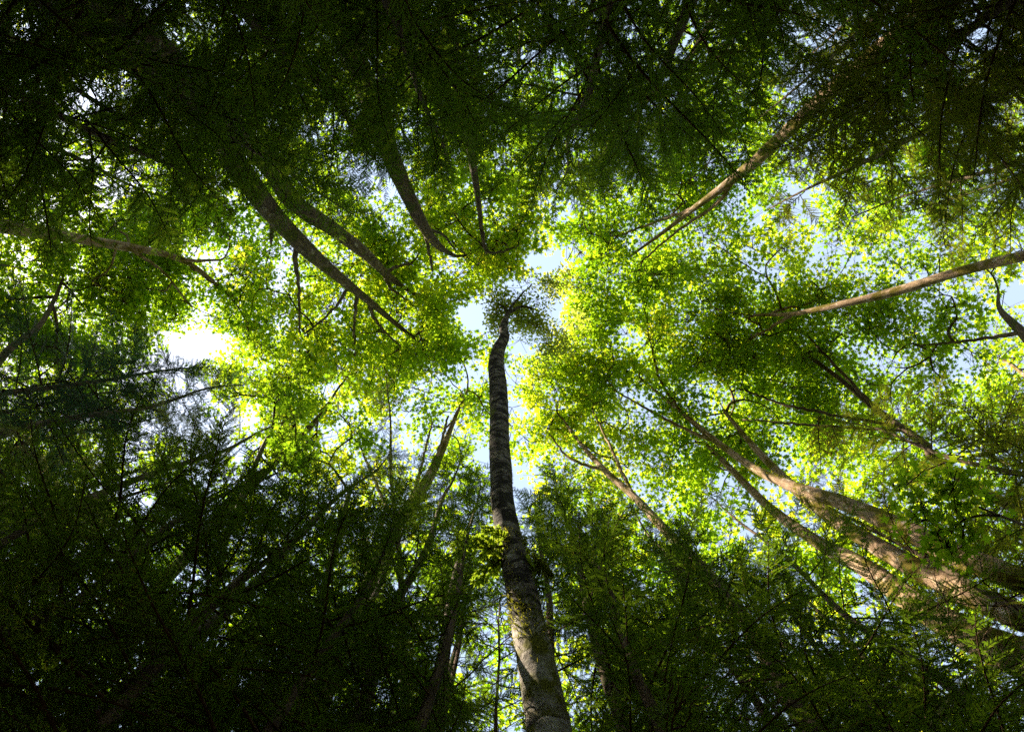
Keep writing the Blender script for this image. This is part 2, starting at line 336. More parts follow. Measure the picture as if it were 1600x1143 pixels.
def broadleaf(name, label, cat, path, widths, blobs, seed, limbs=(), bark='bark_maple', leaf='maple', kind='LOBED',
              size=.16, spread=1.0, nros=12, nleaf=6, group=None, twig='twig', trunk_sides=14, lump=.06, nlimb=8, trunk_split=None, extra=None):
    rng = np.random.default_rng(seed)
    pts = np.array([P(*q) for q in path]); wd = np.array(widths, float)
    rad = np.array([w_*q[2]/F/2 for w_, q in zip(wd, path)])
    # carry the trunk down to the ground, leaning on along its own line
    d = pts[0]-pts[1]; k = pts[0][2]/max(1e-3, -d[2]); foot = pts[0]+d*min(k, 3.0)*.8; foot[2] = 0
    P4 = np.column_stack((np.vstack((foot, pts)), np.concatenate(([rad[0]*1.35], rad))))
    sm = catmull(P4, .22 if trunk_split is None else .05); tp, tr = sm[:, :3], np.maximum(sm[:, 3], .012)
    root = empty(name, tuple(foot), label, cat, group)
    inv = -foot
    if trunk_split is None:
        tb = Tubes(); tb.add(tp+inv, tr, trunk_sides, lump, rng); link('trunk', tb.mesh('trunk', [bark]), root)
    else:
        tb = Tubes(); tb.add(tp+inv, tr, 28, lump, rng); me = tb.mesh('trunk', [bark, trunk_split[0]])
        zc_ = np.empty(len(me.polygons)*3, np.float32); me.polygons.foreach_get('center', zc_)
        me.polygons.foreach_set('material_index', (zc_.reshape(-1, 3)[:, 2] < trunk_split[1]).astype(np.int32)); link('trunk', me, root)
    sp = max(1, int(.5/.22)) if trunk_split is None else 10
    first = int(len(tp)*.45)
    P0 = [tp[i] for i in range(first, len(tp), sp)]; R0 = [tr[i] for i in range(first, len(tp), sp)]; par = [-1]+list(range(len(P0)-1))
    for lm in limbs:                                     # limbs seen in the photograph
        lp = np.array([P(*q[:3]) for q in lm]); lr = np.array([q[3]*q[2]/F/2 for q in lm])
        j = int(np.argmin(np.linalg.norm(tp-lp[0], axis=1))); lp[0] = tp[j]
        ls = catmull(np.column_stack((lp, lr)), .15); ls[:, :3] += rng.normal(0, .012, (len(ls), 3))
        b = Tubes(); b.add(ls[:, :3]+inv, np.maximum(ls[:, 3], .008), 8, .07, rng); link('limb', b.mesh('limb', [bark]), root)
        n0 = len(P0); jj = int(np.argmin(np.linalg.norm(np.array(P0)-lp[0], axis=1)))
        for i in range(2, len(ls), 3):
            P0.append(ls[i, :3]); R0.append(max(ls[i, 3], .008)); par.append(jj if i == 2 else len(P0)-2)
    cl = clusters_in(blobs, rng); cl = cl[gap_keep(cl, rng, .1, 1.1)]
    Pn, r, chains = grow(P0, par, R0, None, cl, rng, tipr=.013 if kind == 'LOBED' else .006)
    chains.sort(key=lambda c: -r[c[1]]*len(c))
    tw = Tubes()
    for i, ch in enumerate(chains):
        rr = r[ch].copy(); rr[0] = rr[1]*1.1
        pp = Pn[ch]+inv
        if len(pp) > 2: s4 = catmull(np.column_stack((pp, rr)), .3); pp, rr = s4[:, :3], s4[:, 3]
        if i < nlimb:
            b = Tubes(); b.add(pp, rr, 7, .05, rng); link('limb', b.mesh('limb', [bark]), root)
        else: tw.add(pp, rr, 4)
    V, n, v, c, ros = foliage(cl, rng, kind, spread, nros, nleaf, size)
    tw.prisms(c+inv, ros+inv, .008 if kind == 'LOBED' else .003)
    link('twigs', tw.mesh('twigs', [twig]), root)
    link('crown', poly_mesh('crown', V+inv, n, [leaf], vattr=v), root)
    return root, tp, tr

# ------------------------------------------------------------------ conifers
def bough_mesh(name, L, mats, rng, kind='cedar'):
    """a bough along +x, lying flat, drooping; the fronds carry small scale leaves"""
    ns = 26; s = np.linspace(0, 1, ns); droop = rng.uniform(.10, .22)
    stem = np.stack((s*L, .05*L*np.sin(s*rng.uniform(3, 6)+rng.uniform(0, 6))*s, .10*L*s-droop*L*s**2.2), -1)
    tb = Tubes(); tb.add(stem, .018*(1-s)+.004, 5, 0, rng)
    V = []; A = []; Bq = []
    gap = {'cedar': .068, 'fern': .036}.get(kind, .06)
    nb = int(L/gap)
    for i in range(nb):
        f = (i+.8)/nb
        if f < .12: continue
        base = np.array([np.interp(f, s, stem[:, q]) for q in range(3)])
        side = 1 if i % 2 else -1
        bl = (.34*L*(1-f)**.8+.10)*rng.uniform(.7, 1.15)*min(1, f*3.5)
        if rng.random() < .10: continue
        bl *= rng.uniform(.55, 1.15); ang = side*math.radians(rng.uniform(34, 70)); m = max(4, int(bl/.017)); u = np.linspace(.06, 1, m)
        curve = side*rng.uniform(-.6, .35)*u**2
        dx = np.cos(ang+curve*.8); dy = np.sin(ang+curve*.8)
        hx = np.concatenate(([0], np.cumsum(dx[1:]*bl/m))); hy = np.concatenate(([0], np.cumsum(dy[1:]*bl/m)))
        hz = -.22*bl*u**2+rng.normal(0, .02)*u
        pts = base+np.stack((hx, hy, hz), -1)
        A.append(pts[:-1:2]); Bq.append(pts[np.minimum(np.arange(0, m-1, 2)+2, m-1)])
        roll = rng.normal(0, .35)
        for sd_ in (1, -1):
            la = np.arctan2(dy, dx)+sd_*(math.radians(46 if kind == 'cedar' else 68)+rng.normal(0, .12, m))
            sz = (.064*(1-u*.55)*(.75+.5*rng.random(m))) if kind == 'cedar' else (.085 if kind == 'fern' else .055)*(.8+.4*rng.random(m))
            V.append(place_leaves(DIAM*np.array((1, {'cedar': 1.25, 'fern': 2.1}.get(kind, 1.0), 1)), pts, la, np.full(m, roll)+rng.normal(0, .25, m), np.arctan2(dy, dx), sz))
        V.append(place_leaves(DIAM, pts[-1:], np.arctan2(dy, dx)[-1:], np.zeros(1), np.zeros(1), np.array((.07,))))
    if kind == 'cedar':                                  # second, hanging tier of fronds
        nv = len(V); pick = [V[q] for q in range(nv) if rng.random() < .25]
        for q in pick:
            w_ = q.copy(); w_[:, 0] += rng.uniform(-.05, .05); w_[:, 1] *= .72; w_[:, 2] -= .05+.35*np.abs(q[:, 1]); V.append(w_)
    V = np.vstack(V); nf = len(V)//4
    tb.prisms(np.vstack(A), np.vstack(Bq), .0035)
    TV, TL, TS, TB = np.vstack(tb.V), np.concatenate(tb.L), np.concatenate(tb.S), np.vstack(tb.B)
    loops = np.concatenate((TL, np.arange(nf*4)+len(TV))); sizes = np.concatenate((TS, np.full(nf, 4)))
    vv = np.concatenate((np.zeros(len(TS)), np.clip(rng.beta(2, 3, nf)*.8+.25*np.sin(V.reshape(-1, 4, 3)[:, 0, 0]*7)*.5, 0, 1)))
    mi = np.concatenate((np.ones(len(TS)), np.zeros(nf)))
    return poly_mesh(name, np.vstack((TV, V)), 4, mats, vattr=vv, matidx=mi, loops=loops, sizes=sizes, bk=np.vstack((TB, V)))
def bare_mesh(name, rng, L=1.6, mat='twig'):
    tb = Tubes(); n = 12; s = np.linspace(0, 1, n)
    p = np.stack((s*L, .12*L*np.sin(s*4+rng.uniform(0, 6))*s, -.15*L*s**2+rng.normal(0, .02, n)), -1); tb.add(p, .012*(1-s)+.003, 5, 0, rng)
    for i in range(2, n):
        for _ in range(2):
            q = p[i]; a = rng.choice((-1, 1))*rng.uniform(.5, 1.1); l = L*.45*(1-s[i]*.7)*rng.uniform(.4, 1.1); m = 6; t = np.linspace(0, 1, m)
            w_ = q+np.stack((np.cos(a)*l*t, np.sin(a)*l*t, -.2*l*t**2+rng.normal(0, .3)*l*t), -1)+np.vstack((np.zeros((1, 3)), rng.normal(0, .02, (m-1, 3))))
            tb.add(w_, .005*(1-t)+.002, 3)
            for k in range(2, m):
                b_ = a+rng.uniform(-1, 1); e = w_[k]+np.array((np.cos(b_), np.sin(b_), rng.normal(0, .4)))*l*.3
                tb.prisms(w_[k][None], e[None], .0025)
    return tb.mesh(name, [mat])
rngB = np.random.default_rng(7)
BL = 2.6
BOUGH = {}
for key, mat, kind, cnt in (('cedar', 'cedar', 'cedar', 6), ('warm', 'cedar_warm', 'cedar', 5), ('hemlock', 'hemlock', 'needle', 4), ('pale', 'fir_pale', 'needle', 3), ('dead', 'dead', 'needle', 1)):
    BOUGH[key] = [bough_mesh('bough', BL, [mat, 'twig'], rngB, kind) for _ in range(cnt)]
BARE = [bare_mesh('dead_branch', rngB) for _ in range(5)]
BARE_PALE = [bare_mesh('dead_branch', rngB, mat='twig_pale') for _ in range(2)]

def hang(o, at, az, pitch, roll, s):
    o.matrix_local = Matrix.Translation(at) @ Matrix.Rotation(az, 4, 'Z') @ Matrix.Rotation(-pitch, 4, 'Y') @ Matrix.Rotation(roll, 4, 'X') @ Matrix.Diagonal((s, s, s, 1))
def conifer(name, label, tip, d, R, seed, via=None, kind='cedar', n=70, low=.35, rtrunk=None, bare=6, bark='bark_brown', lean=0.0, cat='cedar tree', group=None, upswept=0.0, extra=None):
    rng = np.random.default_rng(seed)
    top = D(tip[0], tip[1], d); h = top[2]; hm = {'pale': 20.0, 'hemlock': 18.5}.get(kind, 16.5)
    if h > hm: top = D(tip[0], tip[1], d*(hm-1.6)/(h-1.6)); h = top[2]
    th = math.atan2(top[1], top[0]); foot = np.array((top[0]+lean*math.cos(th), top[1]+lean*math.sin(th), 0.0))
    if via:
        q = P(*via); foot = top+(q-top)*(top[2]/(top[2]-q[2])); foot[2] = 0.0
    rb = rtrunk or .0040*h+.018
    t = np.linspace(0, 1, 9)[:, None]; cl = foot+(top-foot)*t; cl[1:-1] += rng.normal(0, .05, (7, 3))*np.array((1, 1, 0))
    c4 = catmull(np.column_stack((cl-foot, rb*(1-t[:, 0]**1.3)+.012)), .3)
    root = empty(name, tuple(foot), label, cat, group)
    tb = Tubes(); tb.add(c4[:, :3], c4[:, 3], 10, .05, rng); link('trunk', tb.mesh('trunk', [bark]), root)
    z0 = low*h
    az = rng.uniform(0, 6.28)
    for i in range(n):
        f = (i+rng.uniform(0, .9))/n; f = f**.85; z = z0+(h-z0)*f*.985
        az += 2.4+rng.normal(0, .35)
        L = (R*(1-f)**.58+.35)*rng.uniform(.72, 1.12)
        p = foot+(top-foot)*(z/h)
        pitch = (.30*f-.12+upswept)+rng.normal(0, .10)
        e = p+np.array((math.cos(az)*L, math.sin(az)*L, L*math.sin(pitch))); mid = (p*.35+e*.65)
        if len(SUNWAYS) and not gap_keep(p+(e-p)*np.linspace(.2, 1, 6)[:, None], rng, 0, 0.01, .12).all(): continue
        if np.linalg.norm(p+(e-p)*np.array(((.6,), (1.,)))-EYE, axis=1).min() < 3.3: continue
        if not clear_of_lean(p+(e-p)*np.linspace(.1, 1.05, 9)[:, None]): continue
        if kind != 'hemlock' and not gap_keep(p+(e-p)*np.linspace(.3, .9, 4)[:, None], rng, .1, 1.05).all(): continue
        if not gap_keep(np.array((e,)) if kind == 'hemlock' else np.array((e, mid)), rng, .1, .8 if kind == 'hemlock' else 1.15).all(): continue
        o = link('bough', BOUGH[kind][rng.integers(len(BOUGH[kind]))], root)
        hang(o, Vector(p-foot), az, pitch, rng.normal(0, .22), L/BL)
    for i in range(bare):
        f = rng.uniform(.25, 1.05); z = z0*f; p = foot+(top-foot)*(z/h)
        o = link('dead_branch', BARE[rng.integers(len(BARE))], root)
        hang(o, Vector(p-foot), rng.uniform(0, 6.28), rng.uniform(-.2, .5), rng.normal(0, .6), rng.uniform(.6, 1.3))
    if extra: extra(root, foot, top, h, rng)
    return root

# ------------------------------------------------------------------ the ground
def ground_mat():
    m = bpy.data.materials.new('forest_floor'); m.use_nodes = True; nt = m.node_tree; nt.nodes.clear(); L = nt.links.new
    tc = N(nt, 'ShaderNodeTexCoord'); n1 = N(nt, 'ShaderNodeTexNoise', Scale=.6, Detail=9.0, Roughness=.7); L(tc.outputs['Object'], n1.inputs['Vector'])
    n2 = N(nt, 'ShaderNodeTexVoronoi', Scale=9.0); L(tc.outputs['Object'], n2.inputs['Vector'])
    col = ramp(nt, [(.35, (.025, .017, .010)), (.5, (.06, .042, .024)), (.62, (.035, .050, .012)), (.75, (.05, .075, .016))], n1.outputs['Fac'])
    bp = N(nt, 'ShaderNodeBump', Strength=.6, Distance=.05); L(n2.outputs['Distance'], bp.inputs['Height'])
    pb = N(nt, 'ShaderNodeBsdfPrincipled', Roughness=.95); L(col, pb.inputs['Base Color']); L(bp.outputs[0], pb.inputs['Normal'])
    o = N(nt, 'ShaderNodeOutputMaterial'); L(pb.outputs[0], o.inputs[0]); return m
M['floor'] = ground_mat()
g = np.concatenate((-np.geomspace(600, 2, 40), np.geomspace(2, 600, 40))); gx, gy = np.meshgrid(g, g)
rg = np.random.default_rng(3); gz = .10*np.sin(gx*.31+1)*np.cos(gy*.27)+rg.normal(0, .03, gx.shape)-.12
GV = np.stack((gx, gy, gz), -1).reshape(-1, 3); i = np.arange(79)[:, None]*80+np.arange(79)[None]
gl = np.stack((i, i+1, i+81, i+80), -1).reshape(-1, 4)
link('forest_floor', poly_mesh('forest_floor', GV, 4, ['floor'], loops=gl.ravel(), sizes=np.full(len(gl), 4), smooth=True), kind='structure')

# ------------------------------------------------------------------ surrounding wood beyond the frame's edge, one unseen mass added to block horizon light
def woodland():
    r = np.random.default_rng(5); n = 52000
    a = r.uniform(0, 2*np.pi, n); d = 24+18*r.random(n)**1.3
    hmax = (d*.80)*(.86+.14*np.sin(a*9+1)*np.sin(a*4)+.06*np.sin(a*23)); z = .5+hmax*r.random(n)**.85
    pos = np.stack((np.cos(a)*d, np.sin(a)*d, z), -1)
    V = place_leaves(LOBED, pos, r.uniform(0, 6.28, n), r.uniform(0, 1.3, n), r.uniform(0, 6.28, n), r.uniform(.45, 1.0, n))
    link('surrounding_woodland', poly_mesh('surrounding_woodland', V, 11, ['maple_green'], vattr=r.random(n)), kind='stuff')
    tb = Tubes()
    for k in range(150):
        a = r.uniform(0, 6.28); d = r.uniform(23, 40); x, y = d*math.cos(a), d*math.sin(a); h = d*.7; rr = r.uniform(.12, .35)
        tb.add(np.array(((x, y, -.2), (x*1.01, y, h*.5), (x, y*1.01, h))), np.array((rr, rr*.7, .03)), 7)
    link('distant_trunks', tb.mesh('distant_trunks', ['bark_brown']), kind='stuff')
woodland()

# ------------------------------------------------------------------ moss and ferny sprays on a trunk
def moss_part(root, foot, tp, tr, zlo, zhi, n, seed, length=.07, side=None):
    r = np.random.default_rng(seed); ok = np.where((tp[:, 2] > zlo) & (tp[:, 2] < zhi))[0]
    if len(ok) < 2: return
    i = r.choice(ok, n); th = r.uniform(0, 2*np.pi, n)
    if side is not None: th = r.normal(side, 1.1, n)
    nrm = np.stack((np.cos(th), np.sin(th), 0*th), -1)
    clump = np.sin(th*2+tp[i, 2]*1.9)+np.sin(tp[i, 2]*3.3+th)+r.normal(0, .5, n); k = clump > .35
    p = tp[i][k]+nrm[k]*tr[i][k][:, None]*.97; p[:, 2] += r.uniform(-.1, .1, k.sum())
    V = place_leaves(DIAM*np.array((1, .55, 1)), p-np.array(foot), th[k]+r.normal(0, .6, k.sum()), r.normal(0, 1.2, k.sum()), th[k]+np.pi/2+r.normal(0, .8, k.sum()), length*r.uniform(.4, 1.3, k.sum()))
    link('moss', poly_mesh('moss', V, 4, ['mossblade'], vattr=r.random(k.sum())), root)

# ================================================================== THE TREES
MG = 'maple trees forming the sunlit canopy'
CG = 'dark evergreens of the understory'
# ---- the leaning ringed trunk in the middle
root, tp, tr = broadleaf('grey_bark_tree', 'tall leaning tree with grey ringed bark and a small tuft of leaves, in the middle', 'tree',
    [(862, 1190, 5.6), (857, 1143, 6.0), (840, 1042, 6.8), (825, 973, 7.4), (812, 910, 8.0), (799, 853, 8.7), (785, 784, 9.6), (783, 735, 10.4), (780, 687, 11.3), (780, 640, 12.2), (778, 600, 13.0), (775, 568, 13.7), (780, 544, 14.3), (788, 527, 14.8), (787, 510, 15.3), (793, 490, 15.9)],
    [82, 74, 62, 55, 50, 42, 37, 35, 32, 29.5, 28, 25, 20, 16, 13, 7],
    [(P(832, 482, 17.2), 1.25, .6, 22), (P(785, 480, 17.0), .8, .4, 9), (P(840, 530, 16.6), .8, .4, 10), (P(850, 455, 17.6), .55, .3, 6)], 11,
    limbs=[[(793, 492, 15.8, 6), (806, 470, 16.5, 3.5), (832, 443, 17.3, 2)], [(794, 492, 15.9, 5), (786, 478, 16.4, 3), (768, 470, 17, 2)], [(799, 482, 16.1, 5), (817, 478, 16.5, 4), (842, 486, 17.0, 2)]],
    bark='bark_grey_shaded', leaf='small_leaf', kind='OVAL', size=.105, spread=.45, nros=22, nleaf=6, lump=.055, nlimb=3, trunk_split=('bark_smooth', 8.9), twig='twig_pale')
foot = np.array(root.location)
FERN = [bough_mesh('fern', .85, ['mossblade' if q == 1 else 'fernleaf', 'twig'], np.random.default_rng(90+q), 'fern') for q in range(3)]
for (x, y, z, az_, pit, sc, q) in ((796, 852, 8.45, 3.05, .1, 1.0, 0), (800, 862, 8.4, 2.6, -.3, .8, 2), (812, 866, 8.3, .9, -.5, .8, 0), (822, 880, 8.1, 1.5, -.8, .7, 2), (795, 842, 8.6, 3.6, 0, .5, 2), (830, 868, 8.2, .5, -.9, .6, 1)):
    o = link('fern_spray', FERN[q], root, label='ferny green spray'); hang(o, Vector(P(x, y, z)-foot), az_, pit, .2, sc)
moss_part(root, foot, tp, tr, 8.6, 10.4, 9000, 1, .08); moss_part(root, foot, tp, tr, 6.2, 8.6, 2600, 2, .06, side=2.9); moss_part(root, foot, tp, tr, 9.9, 12, 900, 4, .05)

# ---- maples with trunks seen in the photograph: (label, path, widths, blobs, options)
def bl(px, py, z, R, H, n): return (P(px, py, z), R, H, n)
MAPLES = [
 ('thick mossy maple trunk slanting in from upper left, its limbs fanning out under lime leaves',
  [(300, 165, 8.6), (370, 260, 10), (430, 338, 11.6), (480, 390, 13), (520, 425, 14.2), (570, 465, 16), (612, 500, 17.8), (652, 532, 19)], [44, 38, 30, 25, 18, 12, 8, 4],
  [bl(560, 480, 19, 3.2, 1.6, 70), bl(490, 540, 19.5, 2.2, 1.2, 34), bl(640, 540, 20.5, 2.2, 1, 34), bl(450, 460, 17.5, 1.8, 1, 16), bl(700, 540, 20.5, 1.2, .8, 9)],
  dict(seed=21, limbs=[[(465, 378, 12.4, 10), (461, 402, 12.9, 8), (467, 450, 13.8, 5), (468, 520, 15, 3)], [(548, 446, 15, 6), (520, 485, 16, 4), (478, 520, 17.4, 3)], [(556, 470, 15.6, 7), (554, 515, 16.8, 4), (556, 560, 18, 2.5)], [(582, 478, 16.2, 7), (590, 505, 17.2, 4.5), (625, 540, 18.6, 2.5)], [(440, 330, 11.8, 14), (425, 350, 12.1, 9), (423, 380, 12.5, 4)]])),
 ('moss-clad maple trunk running beside the thick slanting one, slimmer and higher up',
  [(380, 215, 9.5), (455, 312, 12), (520, 358, 13.5), (568, 394, 15), (606, 430, 17), (640, 455, 18.5), (665, 470, 19.6)], [34, 28, 23, 18, 11, 6, 3],
  [bl(640, 420, 19.5, 2.4, 1.4, 44), bl(590, 385, 19, 2.2, 1.2, 26), bl(660, 470, 20.5, 1.8, 1, 24)],
  dict(seed=22, limbs=[[(603, 426, 16.8, 8), (616, 418, 17.2, 5), (640, 412, 18, 3)], [(598, 420, 16.6, 9), (612, 450, 17.4, 5), (650, 480, 19, 2.5)]])),
 ('curving dark maple trunk forking above the sky gap',
  [(560, 110, 9), (618, 262, 11.5), (660, 350, 13.5), (684, 383, 15), (706, 398, 16.2)], [34, 27, 18, 12, 5],
  [bl(720, 335, 18.5, 2.2, 1.3, 30), bl(690, 400, 19.5, 1.5, .8, 10), bl(770, 400, 19.5, 2.0, 1.0, 26)],
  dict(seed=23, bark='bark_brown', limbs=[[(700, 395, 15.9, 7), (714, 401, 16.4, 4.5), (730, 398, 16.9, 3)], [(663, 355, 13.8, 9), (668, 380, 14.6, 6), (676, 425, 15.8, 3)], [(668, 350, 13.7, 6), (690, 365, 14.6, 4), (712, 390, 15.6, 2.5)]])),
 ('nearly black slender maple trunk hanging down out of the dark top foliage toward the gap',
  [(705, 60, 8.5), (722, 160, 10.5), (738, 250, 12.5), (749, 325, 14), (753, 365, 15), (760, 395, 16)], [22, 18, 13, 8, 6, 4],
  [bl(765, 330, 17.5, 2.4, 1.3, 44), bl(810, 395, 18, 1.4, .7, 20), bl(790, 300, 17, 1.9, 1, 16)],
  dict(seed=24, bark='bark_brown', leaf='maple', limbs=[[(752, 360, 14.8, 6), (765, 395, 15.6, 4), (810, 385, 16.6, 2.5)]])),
 ('pale brown maple limb reaching in from the left edge, forking above the white gap',
  [(-160, 310, 12), (-40, 345, 13), (60, 362, 14), (130, 374, 15), (200, 386, 16), (262, 398, 17), (310, 420, 18), (350, 455, 19)], [32, 26, 20, 16, 14, 10, 6, 3],
  [bl(330, 465, 19.5, 2.6, 1.3, 46), bl(250, 420, 19, 2.2, 1.2, 26), bl(390, 420, 20, 2.2, 1.1, 40), bl(300, 350, 20.5, 2.2, 1, 28), bl(470, 330, 20.5, 2, 1, 20), bl(170, 400, 18, 2.0, 1, 22), bl(60, 400, 17, 2.2, 1, 26), bl(100, 310, 18, 2, 1, 16)],
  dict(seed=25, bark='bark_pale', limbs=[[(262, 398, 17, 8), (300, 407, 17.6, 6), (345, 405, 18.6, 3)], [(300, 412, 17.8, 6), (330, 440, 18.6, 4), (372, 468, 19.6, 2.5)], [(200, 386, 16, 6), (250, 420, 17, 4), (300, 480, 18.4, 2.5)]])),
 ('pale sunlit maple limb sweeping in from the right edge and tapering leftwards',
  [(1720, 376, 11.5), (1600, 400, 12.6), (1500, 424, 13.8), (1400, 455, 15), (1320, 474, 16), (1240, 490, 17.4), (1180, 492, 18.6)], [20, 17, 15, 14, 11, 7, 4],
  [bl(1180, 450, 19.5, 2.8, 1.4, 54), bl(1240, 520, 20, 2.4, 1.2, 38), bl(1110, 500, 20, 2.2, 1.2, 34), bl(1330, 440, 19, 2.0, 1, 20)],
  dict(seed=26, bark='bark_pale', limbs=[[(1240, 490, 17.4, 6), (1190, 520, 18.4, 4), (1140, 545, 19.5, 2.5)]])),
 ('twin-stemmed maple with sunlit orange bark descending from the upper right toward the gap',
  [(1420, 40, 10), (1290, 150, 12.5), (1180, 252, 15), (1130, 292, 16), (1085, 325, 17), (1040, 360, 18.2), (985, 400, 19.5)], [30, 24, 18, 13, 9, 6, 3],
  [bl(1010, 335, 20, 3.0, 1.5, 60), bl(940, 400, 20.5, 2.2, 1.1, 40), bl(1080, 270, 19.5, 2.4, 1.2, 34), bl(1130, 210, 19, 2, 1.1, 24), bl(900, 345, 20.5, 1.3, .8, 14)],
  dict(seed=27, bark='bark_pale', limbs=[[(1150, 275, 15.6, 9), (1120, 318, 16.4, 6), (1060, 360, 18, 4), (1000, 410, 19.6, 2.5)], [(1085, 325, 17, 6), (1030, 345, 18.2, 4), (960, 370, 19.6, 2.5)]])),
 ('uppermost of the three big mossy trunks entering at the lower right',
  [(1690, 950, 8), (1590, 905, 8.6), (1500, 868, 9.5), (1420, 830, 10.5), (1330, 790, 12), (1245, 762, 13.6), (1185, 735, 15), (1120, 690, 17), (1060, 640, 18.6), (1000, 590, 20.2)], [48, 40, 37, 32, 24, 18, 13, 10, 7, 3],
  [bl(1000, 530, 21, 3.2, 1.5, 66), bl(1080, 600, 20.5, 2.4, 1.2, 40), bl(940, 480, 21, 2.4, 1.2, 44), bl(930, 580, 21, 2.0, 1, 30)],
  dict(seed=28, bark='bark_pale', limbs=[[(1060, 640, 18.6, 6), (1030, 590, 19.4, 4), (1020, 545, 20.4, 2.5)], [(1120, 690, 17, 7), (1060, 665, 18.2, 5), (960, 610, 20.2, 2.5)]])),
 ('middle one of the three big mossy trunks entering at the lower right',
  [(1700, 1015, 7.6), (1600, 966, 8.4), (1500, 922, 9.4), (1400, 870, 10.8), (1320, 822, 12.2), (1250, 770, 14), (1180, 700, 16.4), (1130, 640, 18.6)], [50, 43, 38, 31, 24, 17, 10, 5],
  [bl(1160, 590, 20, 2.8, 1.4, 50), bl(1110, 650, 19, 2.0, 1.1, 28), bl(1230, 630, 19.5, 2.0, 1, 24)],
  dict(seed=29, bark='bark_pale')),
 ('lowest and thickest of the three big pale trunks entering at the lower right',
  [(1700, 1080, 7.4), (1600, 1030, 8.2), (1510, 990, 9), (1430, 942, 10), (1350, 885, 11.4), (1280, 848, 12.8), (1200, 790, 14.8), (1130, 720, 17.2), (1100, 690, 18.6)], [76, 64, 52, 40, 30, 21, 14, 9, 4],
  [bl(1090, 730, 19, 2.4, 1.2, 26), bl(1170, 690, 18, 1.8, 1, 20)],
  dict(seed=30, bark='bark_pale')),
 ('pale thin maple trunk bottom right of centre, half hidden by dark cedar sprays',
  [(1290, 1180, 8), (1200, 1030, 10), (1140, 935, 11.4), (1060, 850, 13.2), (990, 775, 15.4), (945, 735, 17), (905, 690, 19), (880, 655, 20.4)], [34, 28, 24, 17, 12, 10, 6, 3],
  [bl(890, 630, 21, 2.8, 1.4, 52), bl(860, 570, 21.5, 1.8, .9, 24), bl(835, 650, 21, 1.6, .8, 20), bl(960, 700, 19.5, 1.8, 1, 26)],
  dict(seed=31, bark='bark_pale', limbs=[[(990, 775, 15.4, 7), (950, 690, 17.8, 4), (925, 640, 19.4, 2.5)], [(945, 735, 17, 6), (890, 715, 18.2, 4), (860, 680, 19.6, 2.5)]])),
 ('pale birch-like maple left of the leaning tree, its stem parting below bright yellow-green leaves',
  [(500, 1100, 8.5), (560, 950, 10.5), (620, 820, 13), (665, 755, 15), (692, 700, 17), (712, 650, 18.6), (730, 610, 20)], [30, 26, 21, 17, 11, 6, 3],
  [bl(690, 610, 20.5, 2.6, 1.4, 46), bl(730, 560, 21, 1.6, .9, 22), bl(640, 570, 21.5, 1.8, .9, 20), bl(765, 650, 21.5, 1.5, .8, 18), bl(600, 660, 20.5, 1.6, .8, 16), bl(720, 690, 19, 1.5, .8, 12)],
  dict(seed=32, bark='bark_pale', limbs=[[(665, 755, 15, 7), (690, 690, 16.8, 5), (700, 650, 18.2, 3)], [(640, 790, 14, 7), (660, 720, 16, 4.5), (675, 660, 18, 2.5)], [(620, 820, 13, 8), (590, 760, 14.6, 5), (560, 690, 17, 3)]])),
 ('yellow-lit maple crown left of the gap, above the dark lower-left evergreens',
  [(200, 960, 11), (330, 820, 13.5), (430, 720, 16), (500, 650, 18.5), (520, 620, 20)], [24, 20, 14, 8, 4],
  [bl(500, 610, 21, 2.6, 1.2, 42), bl(430, 570, 20.5, 2.0, 1.0, 28), bl(370, 520, 20.5, 1.6, .8, 16), bl(600, 700, 20, 1.8, .8, 18), bl(560, 600, 21.5, 1.4, .8, 12), bl(480, 690, 20, 2.0, 1, 22), bl(540, 720, 19.5, 1.6, .8, 12)], dict(seed=33)),
 ('maple at the left edge with a dark crooked branch bending up through green leaves',
  [(-150, 720, 11), (-40, 610, 12.5), (15, 545, 13.6), (60, 510, 14.6), (84, 470, 15.8), (100, 430, 17)], [20, 15, 11, 8, 6, 3],
  [bl(120, 470, 18, 3.2, 1.6, 66), bl(60, 540, 17, 2.2, 1.3, 34), bl(180, 500, 18.5, 1.8, 1, 26), bl(40, 440, 17, 1.8, 1, 20), bl(230, 440, 19, 1.8, 1, 20), bl(-40, 520, 16, 2, 1, 24), bl(120, 340, 19, 2.6, 1, 34), bl(20, 260, 19, 2.4, 1, 24)], dict(seed=34, bark='bark_brown', leaf='maple_green')),
 ('lowest green maple on the left edge, thin pale stems glowing yellow behind it',
  [(-260, 800, 13), (-100, 720, 15), (30, 670, 17), (110, 640, 19)], [20, 15, 9, 4],
  [bl(150, 640, 19.5, 2.4, 1.1, 26), bl(60, 620, 19, 2.8, 1.3, 42), bl(0, 680, 18, 2.4, 1.2, 36), bl(110, 720, 18, 2, 1, 20), bl(200, 690, 19, 1.6, .8, 12), bl(120, 560, 20, 1.8, 1, 18)], dict(seed=35, bark='bark_pale', twig='twig_pale')),
 ('low mid-green maple standing in front of the bluish evergreen, left of centre',
  [(300, 1000, 8.5), (350, 850, 11), (385, 760, 13), (410, 700, 14.6), (430, 660, 16)], [14, 11, 9, 7, 4],
  [bl(400, 640, 16.5, 2.0, 1.0, 20), bl(350, 605, 16.5, .9, .5, 6), bl(430, 710, 15.5, 1.5, .7, 12), bl(450, 610, 17, 1.2, .5, 9)], dict(seed=36, leaf='maple_green', bark='bark_brown', spread=.75, size=.14)),
 ('low shaded maple between the two dark spires left of the leaning tree',
  [(470, 1100, 6), (500, 950, 7.6), (530, 830, 9.6), (548, 760, 11.2)], [16, 14, 11, 7],
